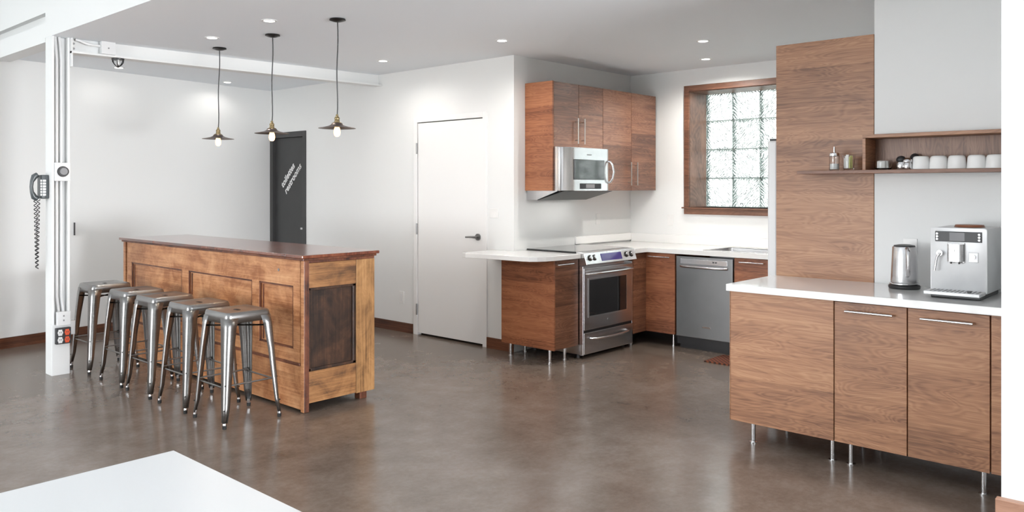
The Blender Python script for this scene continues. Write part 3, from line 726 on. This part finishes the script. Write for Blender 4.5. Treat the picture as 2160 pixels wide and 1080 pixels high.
# kettle
kx, ky = 4.815, 1.402
t = thing('electric_kettle', 'brushed steel electric kettle on its base, left of the coffee machine', 'kettle', (kx, ky, .92))
MB().lathe([(.0001, .9205), (.078, .9205), (.082, .926), (.082, .936), (.076, .942), (.0001, .943)], kx, ky, 40).build('base', 'black', t, smooth=True)
MB().lathe([(.072, .943), (.077, .946), (.077, .951), (.071, .954)], kx, ky, 40).build('base_ring', 'chrome', t, smooth=True)
MB().lathe([(.0001, .953), (.069, .953), (.0705, .962), (.069, 1.0), (.065, 1.08), (.062, 1.150), (.060, 1.154), (.0001, 1.154)], kx, ky, 48).build('body', 'steel', t, smooth=True)
MB().lathe([(.056, 1.154), (.054, 1.161), (.03, 1.166), (.0001, 1.167)], kx, ky, 32).build('lid', 'black', t, smooth=True)
hd = Vector((-cos(radians(27)), -sin(radians(27)), 0)); o_ = Vector((kx, ky, 0))
pts = [o_ + hd * r + Vector((0, 0, z)) for r, z in ((.060, 1.142), (.085, 1.146), (.104, 1.13), (.110, 1.09), (.108, 1.04), (.098, 1.005), (.078, .995))]
MB().tube(pts, [.012, .013, .013, .012, .012, .011, .008], 12).build('handle', 'steel', t, smooth=True)
sp_ = [o_ - hd * r + Vector((0, 0, z)) for r, z in ((.055, 1.11), (.075, 1.135), (.082, 1.150))]
MB().tube(sp_, [.016, .013, .009], 10).build('spout', 'steel', t, smooth=True)

# coffee machine
t = thing('coffee_machine', 'silver automatic espresso machine on the white counter beside the wall edge', 'coffee machine', (4.75, 1.08, .92))
MB().box(4.54, 4.93, .965, 1.195, .9205, .940, .004).build('base', 'black', t)
MB().box(4.612, 4.94, .952, 1.208, .942, 1.276, .012).build('body', 'silver', t, smooth=True)
fp = MB(); fp.loft([[Vector((4.598 + dx, p.x, p.y)) for p in [Vector((q.x, q.y)) for q in rrect(1.080, 1.111, .131 - i_, .166 - i_, .012, 0, 4)]] for dx, i_ in ((.016, 0), (.002, 0), (0, .002))], cap=True)
fp.build('front_plate', 'silver', t, smooth=True)
dp = MB().box(4.594, 4.599, .972, 1.188, 1.205, 1.258, .002).build('display_panel', 'black', t)
for yy in (1.178, .984):
    for zz in (1.217, 1.231, 1.245): MB().cyl((4.5945, yy, zz), (4.590, yy, zz), .0045, seg=12).build('button', 'chrome', dp, smooth=True)
MB().box(4.5925, 4.5945, 1.05, 1.12, 1.210, 1.253).build('screen', 'grey', dp)
MB().box(4.5935, 4.599, 1.049, 1.131, 1.098, 1.200, .002).build('spout_surround', 'hinge', t)
spm = MB(); spm.loft([rrect(4.585, 1.09, .022, .036, .014, z, 4) for z in (1.105, 1.108, 1.19, 1.194)], cap=True)
so = spm.build('spout_unit', 'steel', t, smooth=True)
m = MB(); m.cyl((4.562, 1.100, 1.162), (4.556, 1.100, 1.162), .012, seg=20); m.build('round_badge', 'mirrorish', so, smooth=True)
for yy in (1.07, 1.108): MB().cyl((4.575, yy, 1.105), (4.575, yy, 1.094), .005, seg=12).build('nozzle', 'blacknickel', so, smooth=True)
m = MB(); m.cyl((4.598, 1.163, 1.145), (4.575, 1.163, 1.145), .014, seg=20); m.tube([(4.575, 1.160, 1.145), (4.568, 1.172, 1.125), (4.565, 1.180, 1.07), (4.565, 1.182, 1.055)], [.008, .006, .005, .006], 10)
m.build('steam_wand', 'chrome', t, smooth=True)
MB().box(4.5955, 4.599, .988, 1.033, 1.103, 1.154, .001).build('dial_surround', 'hinge', t)
MB().box(4.5935, 4.599, .990, 1.031, 1.105, 1.152, .001).build('dial_plate', 'silver', t)
MB().cyl((4.598, 1.010, 1.132), (4.583, 1.010, 1.132), .011, .010, 20).build('dial', 'chrome', t, smooth=True)
MB().box(4.475, 4.60, .957, 1.212, .940, .957, .004).build('drip_tray', 'silver', t)
g = MB()
for i in range(12): g.box(4.49, 4.585, .972 + i * .019, .978 + i * .019, .9575, .9595)
g.build('tray_grille', 'grey', t)
MB().box(4.500, 4.515, 1.000, 1.018, .9585, .968, .002).build('float_button', 'black', t)
MB().cyl((4.74, 1.06, 1.2765), (4.74, 1.06, 1.289), .072, .066, 32).build('bean_lid', 'oakred', t, smooth=True)
tag(MB().box(4.9785, 4.984, 1.381, 1.457, 1.10, 1.19, .002).build('wall_outlet', 'plastic'), 'white outlet plate on the wall behind the kettle', 'outlet')

# ================================================================== range side: peninsula cabinet, stove, corner
YF = 4.262
pc = thing('base_cabinet', 'oak base cabinet on chrome legs, left of the stove', 'cabinet', (5.38, 4.56, 0), 'oak base cabinets of the kitchen')
MB().box(5.240, 5.552, YF + .02, 4.85, .118, .868).build('body', 'oakred', pc)
MB().box(5.221, 5.239, YF, 4.862, .116, .869, .0015).build('side_panel', 'oakred', pc)
dr = MB().box(5.2405, 5.552, YF, YF + .019, .118, .866, .0015).build('door', 'oakdark', pc)
bar_handle((5.235, YF - .030, .834), (5.455, YF - .030, .834), (0, -.030, 0), .006, 'chrome', dr)
for x, y in ((5.255, 4.335), (5.275, 4.80), (5.455, 4.335), (5.486, 4.815)): cab_leg(x, y, .119, pc)
# peninsula countertop with a curved overhang
poly = [(5.552, 4.232), (5.30, 4.234), (5.20, 4.243), (5.12, 4.262), (5.05, 4.300), (5.005, 4.350), (4.987, 4.42), (4.98, 4.55), (4.972, 4.75), (4.955, 4.92), (4.93, 5.02), (4.95, 5.08), (5.02, 5.11), (5.15, 5.12), (5.385, 5.12), (5.385, 4.862), (5.552, 4.862)]
tag(MB().prism(poly, .872, .912).build('countertop', 'quartz', bevel=.003), 'white countertop with rounded overhanging end, left of the stove', 'countertop')

st = thing('stove', 'stainless slide-in range with oven door and front knobs', 'stove', (5.93, 4.55, 0))
SX0, SX1 = 5.565, 6.325
MB().box(SX0, SX1, 4.262, 4.855, .035, .905).build('body', 'steel', st)
MB().box(SX0 - .004, SX1 + .004, 4.27, 4.862, .914, .926, .003).build('glass_cooktop', 'blackglass', st)
m = MB(); m.prism([(4.29, .926), (4.205, .918), (4.172, .818), (4.262, .800), (4.29, .80)], SX0 - .006, SX1 + .006, 0); cp = m.build('control_panel', 'steelv', st, bevel=.004)
# frame of the slanted control face
P0 = Vector((0, 4.205, .918)); P1 = Vector((0, 4.172, .818)); dn = (P1 - P0).normalized(); nn = Vector((0, dn.z, -dn.y)).normalized()
if nn.y > 0: nn = -nn
def onpanel(x, v, off=0.): p = P0.lerp(P1, v) + nn * off; return Vector((x, p.y, p.z))
m = MB(); q = [onpanel(5.79, .18, .0005), onpanel(6.10, .18, .0005), onpanel(6.10, .80, .0005), onpanel(5.79, .80, .0005)]
m.loft([q, [p + nn * .003 for p in q]], cap=True); m.build('display', 'display', cp)
for xx in (5.625, 5.69, 6.18, 6.26):
    kb = MB(); kb.cyl(onpanel(xx, .45, .001), onpanel(xx, .45, .006), .027, .026, 24); ko = kb.build('knob', 'blacknickel', cp, smooth=True)
    kb = MB(); kb.cyl(onpanel(xx, .45, .006), onpanel(xx, .45, .022), .018, .016, 24); kb.build('knob_cap', 'chrome', ko, smooth=True)
od = MB().box(SX0 + .012, SX1 - .012, 4.215, 4.262, .245, .782, .005).build('oven_door', 'steel', st)
MB().box(5.645, 6.215, 4.211, 4.2155, .365, .680, .002).build('door_window', 'blackglass', od)
fr = MB()
fr.box(5.632, 5.645, 4.2095, 4.2155, .352, .693); fr.box(6.215, 6.228, 4.2095, 4.2155, .352, .693); fr.box(5.645, 6.215, 4.2095, 4.2155, .352, .365); fr.box(5.645, 6.215, 4.2095, 4.2155, .680, .693)
fr.build('window_trim', 'chrome', od)
m = MB(); m.tube([(5.60, 4.212, .735), (5.605, 4.180, .737), (5.64, 4.160, .738), (5.76, 4.148, .739), (5.94, 4.143, .739), (6.12, 4.148, .739), (6.24, 4.160, .738), (6.275, 4.180, .737), (6.28, 4.212, .735)], .0115, 12)
m.build('handle', 'steelv', od, smooth=True)
MB().cyl((5.93, 4.2155, .305), (5.93, 4.212, .305), .012, seg=20).build('badge', 'chrome', od)
dw = MB().box(SX0 + .012, SX1 - .012, 4.215, 4.262, .035, .222, .005).build('drawer', 'steel', st)
m = MB(); m.tube([(5.66, 4.212, .172), (5.665, 4.190, .171), (5.70, 4.172, .169), (5.80, 4.160, .167), (5.94, 4.156, .166), (6.08, 4.160, .167), (6.18, 4.172, .169), (6.215, 4.190, .171), (6.22, 4.212, .172)], .010, 12)
m.build('handle', 'steelv', dw, smooth=True)
MB().box(SX0 + .012, SX1 - .012, 4.222, 4.262, .224, .243).build('vent_slot', 'black', st)
for x in (SX0 - .003, SX1 - .011): MB().box(x, x + .014, 4.218, 4.262, .03, .80, .002).build('side_trim', 'steelv', st)
for x in (SX0 + .04, SX1 - .04):
    for y in (4.30, 4.80): MB().cyl((x, y, 0), (x, y, .036), .018, .014, 14).build('foot', 'black', st, smooth=True)

# corner cabinet right of the stove and along the window wall
XF = 6.555; YCn = 4.218
cc = thing('base_cabinet', 'oak corner base cabinet between the stove and the dishwasher', 'cabinet', (6.85, 4.2, 0), 'oak base cabinets of the kitchen')
MB().box(6.335, XF - .001, YCn, YCn + .019, .118, .866, .0015).build('return_panel', 'oakdark', cc)
MB().box(XF + .02, 7.2, 3.905, 4.80, .118, .868).build('body', 'oakred', cc)
dr = MB().box(XF, XF + .019, 3.905, YCn + .018, .118, .866, .0015).build('door', 'oakred', cc)
bar_handle((XF - .03, 4.180, .833), (XF - .03, 3.943, .833), (-.03, 0, 0), .006, 'chrome', dr)
for x, y in ((6.62, 3.955), (6.40, 4.29), (7.1, 3.955), (7.1, 4.7)): cab_leg(x, y, .119, cc)
dwm = thing('dishwasher', 'dark stainless dishwasher with bar handle, under the window counter', 'dishwasher', (6.85, 3.6, 0))
MB().box(XF + .03, 7.15, 3.318, 3.895, .04, .745).build('body', 'black', dwm)
dd = MB().box(XF - .004, XF + .028, 3.322, 3.888, .115, .852, .004).build('door', 'steeldk', dwm)
MB().box(XF - .0075, XF - .004, 3.372, 3.842, .785, .832, .002).build('control_strip', 'steel', dd)
for yy in (3.475, 3.50): MB().box(XF - .009, XF - .0075, yy, yy + .014, .806, .818).build('button', 'black', dd)
hm = MB(); hm.tube([(XF - .006, 3.838, .763), (XF - .028, 3.80, .763), (XF - .040, 3.70, .763), (XF - .043, 3.60, .763), (XF - .040, 3.50, .763), (XF - .028, 3.41, .763), (XF - .006, 3.374, .763)], .0125, 12)
hm.build('handle', 'steelv', dd, smooth=True)
MB().box(XF - .006, XF - .004, 3.535, 3.62, .213, .228, .001).build('badge', 'chrome', dd)
MB().box(XF + .06, 7.1, 3.33, 3.88, .0, .04).build('plinth', 'black', dwm)
sc = thing('base_cabinet', 'oak sink base cabinet right of the dishwasher', 'cabinet', (6.85, 2.9, 0), 'oak base cabinets of the kitchen')
MB().box(XF + .02, 7.2, 2.33, 3.312, .118, .75).build('body', 'oakred', sc)
for a, b, h0, h1 in ((2.83, 3.308, 3.251, 3.025), (2.335, 2.824, 2.77, 2.55)):
    dr = MB().box(XF, XF + .019, a, b, .118, .866, .0015).build('door', 'oakred', sc)
    bar_handle((XF - .03, h0, .833), (XF - .03, h1, .833), (-.03, 0, 0), .006, 'chrome', dr)
for x, y in ((6.62, 3.26), (6.62, 2.38), (7.1, 3.26), (7.1, 2.38)): cab_leg(x, y, .119, sc)
# L shaped worktop with sink cutout and low upstand
ct = thing('countertop', 'white L-shaped kitchen countertop under the window with low upstand', 'countertop', (6.9, 3.6, .872))
SKx0, SKx1, SKy0, SKy1 = 6.62, 7.06, 2.85, 3.62
m = MB()
m.box(6.335, 7.255, 4.190, 4.862, .872, .912); 
m.box(6.530, SKx0, 2.33, 4.190, .872, .912); m.box(SKx1, 7.255, 2.33, 4.190, .872, .912); m.box(SKx0, SKx1, SKy1, 4.190, .872, .912); m.box(SKx0, SKx1, 2.33, SKy0, .872, .912)
m.build('worktop', 'quartz', ct)
m = MB(); m.box(6.28, 7.255, 4.846, 4.865, .9285, 1.0, .001); m.box(7.240, 7.259, 2.33, 4.845, .9125, 1.0, .001)
m.build('upstand', 'quartz', ct)
sk = thing('kitchen_sink', 'stainless drop-in sink under the glass block window', 'sink', (6.88, 3.0, .75))
m = MB(); e = .022
m.box(SKx0 - e, SKx0 + .012, SKy0 - e, SKy1 + e, .9125, .918, .002); m.box(SKx1 - .012, SKx1 + e, SKy0 - e, SKy1 + e, .9125, .918, .002)
m.box(SKx0 + .012, SKx1 - .012, SKy1 - .012, SKy1 + e, .9125, .918, .002); m.box(SKx0 + .012, SKx1 - .012, SKy0 - e, SKy0 + .012, .9125, .918, .002)
m.build('rim', 'chrome', sk)
m = MB(); m.loft([rrect((SKx0 + SKx1) / 2, (SKy0 + SKy1) / 2, (SKx1 - SKx0) / 2 - .006 - d_, (SKy1 - SKy0) / 2 - .006 - d_, .04, z, 5) for z, d_ in ((.914, 0), (.80, .004), (.762, .012), (.758, .05))] , cap=False)
m.build('basin', 'steel', sk, smooth=True)
tag(MB().box(6.18, 6.52, 2.55, 3.40, .0, .010, .003).build('floor_mat', 'mat'), 'brown woven floor mat before the kitchen sink', 'mat')

# ================================================================== upper cabinets and microwave
UY = 4.541
ua = thing('wall_cabinet', 'two-door oak wall cabinet above the microwave', 'cabinet', (5.92, 4.7, 1.455), 'oak wall cabinets')
MB().box(5.540, 5.559, UY, 4.864, 1.456, 2.436, .001).build('side_panel', 'oakred', ua)
MB().box(5.560, 6.303, UY + .02, 4.864, 1.852, 2.435).build('body', 'oakred', ua)
for a, b, hx in ((5.5605, 5.922, 5.875), (5.926, 6.302, 5.973)):
    dr = MB().box(a, b, UY, UY + .019, 1.852, 2.434, .0015).build('door', 'oakdark', ua)
    bar_handle((hx, UY - .034, 1.885), (hx, UY - .034, 2.12), (0, -.034, 0), .006, 'handlemetal', dr, inset=.14)
ub = thing('wall_cabinet', 'tall two-door oak wall cabinet in the corner, right of the microwave', 'cabinet', (6.77, 4.7, 1.455), 'oak wall cabinets')
MB().box(6.305, 7.242, UY + .02, 4.864, 1.456, 2.434).build('body', 'oakred', ub)
for a, b, hx in ((6.3055, 6.788, 6.74), (6.792, 7.240, 6.85)):
    dr = MB().box(a, b, UY, UY + .019, 1.455, 2.434, .0015).build('door', 'oakdark', ub)
    bar_handle((hx, UY - .034, 1.505), (hx, UY - .034, 1.737), (0, -.034, 0), .006, 'handlemetal', dr, inset=.14)
mw = thing('microwave_oven', 'stainless over-the-range microwave under the wall cabinets', 'microwave', (5.93, 4.65, 1.37))
m = MB(); m.prism([(4.50, 1.848), (4.862, 1.848), (4.862, 1.372), (4.74, 1.372), (4.50, 1.452)], 5.561, 6.300, 0); m.build('body', 'steel', mw)
m = MB(); q = [Vector((5.563, 4.738, 1.3715)), Vector((6.298, 4.738, 1.3715)), Vector((6.298, 4.43, 1.4545)), Vector((5.563, 4.43, 1.4545))]
m.loft([q, [p + Vector((0, -.002, -.004)) for p in q]], cap=True); m.build('vent_hood', 'black', mw)
prof = [(5.563, 4.50), (5.563, 4.478), (5.575, 4.462), (5.60, 4.447), (5.63, 4.434), (5.67, 4.425), (5.72, 4.420), (6.10, 4.420), (6.20, 4.423), (6.235, 4.430), (6.25, 4.445), (6.25, 4.50)]
md_ = MB(); md_.prism(prof, 1.455, 1.846, 2); fd = md_.build('door', 'steelv', mw, smooth=True, bevel=.003)
l = bpy.data.lights.new('cooktop_fill', 'AREA'); l.shape = 'RECTANGLE'; l.size = .55; l.size_y = .16; l.energy = 2.4; l.color = (1, .97, .93)  # added fill lamp under the microwave to brighten the range wall
lo = bpy.data.objects.new('cooktop_fill', l); lo.location = (5.93, 4.66, 1.385); C.objects.link(lo)
MB().box(5.695, 6.155, 4.4155, 4.4205, 1.555, 1.738, .004).build('door_window', 'mirrorish', fd)
MB().box(5.785, 6.105, 4.4165, 4.4205, 1.472, 1.522, .002).build('keypad', 'black', fd)
MB().box(5.87, 6.0, 4.4155, 4.4165, 1.480, 1.515).build('screen', 'grey', fd)
MB().box(5.89, 5.96, 4.4185, 4.4205, 1.778, 1.788).build('badge', 'hinge', fd)
m = MB(); m.tube([(6.225, 4.428, 1.53), (6.235, 4.405, 1.535), (6.243, 4.385, 1.57), (6.247, 4.375, 1.63), (6.243, 4.385, 1.69), (6.235, 4.405, 1.725), (6.225, 4.428, 1.73)], .010, 12)
m.build('handle', 'chrome', fd, smooth=True)

# ================================================================== small wall plates
t = tag(MB().box(XD - .006, XD, 5.055, 5.165, 1.205, 1.29, .002).build('light_switch', 'plastic'), 'white double light switch on the wall right of the white door', 'switch')
t = thing('wall_outlet', 'white outlet low on the wall left of the white door', 'outlet', (XD - .003, 6.42, .29))
MB().box(XD - .006, XD - .0005, 6.385, 6.455, .29, .415, .002).build('plate', 'plastic', t)
MB().box(XD - .008, XD - .006, 6.403, 6.437, .315, .39).build('sockets', 'white', t)
tag(MB().box(6.63, 6.70, YR - .006, YR - .0005, 1.11, 1.22, .002).build('wall_outlet', 'plastic'), 'white outlet on the wall between stove and microwave', 'outlet')
tag(MB().box(XW - .006, XW - .0005, 4.34, 4.41, 1.09, 1.21, .002).build('wall_outlet', 'plastic'), 'white outlet on the wall below and left of the window', 'outlet')

# ================================================================== near white table
tb = thing('white_table', 'plain white table in the near left foreground', 'table', (0, 1.4, 0))
MB().box(-1.15, 1.032, 1.05, 2.213, .715, .75, .002).build('tabletop', 'white', tb)
for x in (-1.08, .96):
    for y in (1.12, 2.14): MB().box(x - .03, x + .03, y - .03, y + .03, 0, .715, .002).build('leg', 'white', tb)
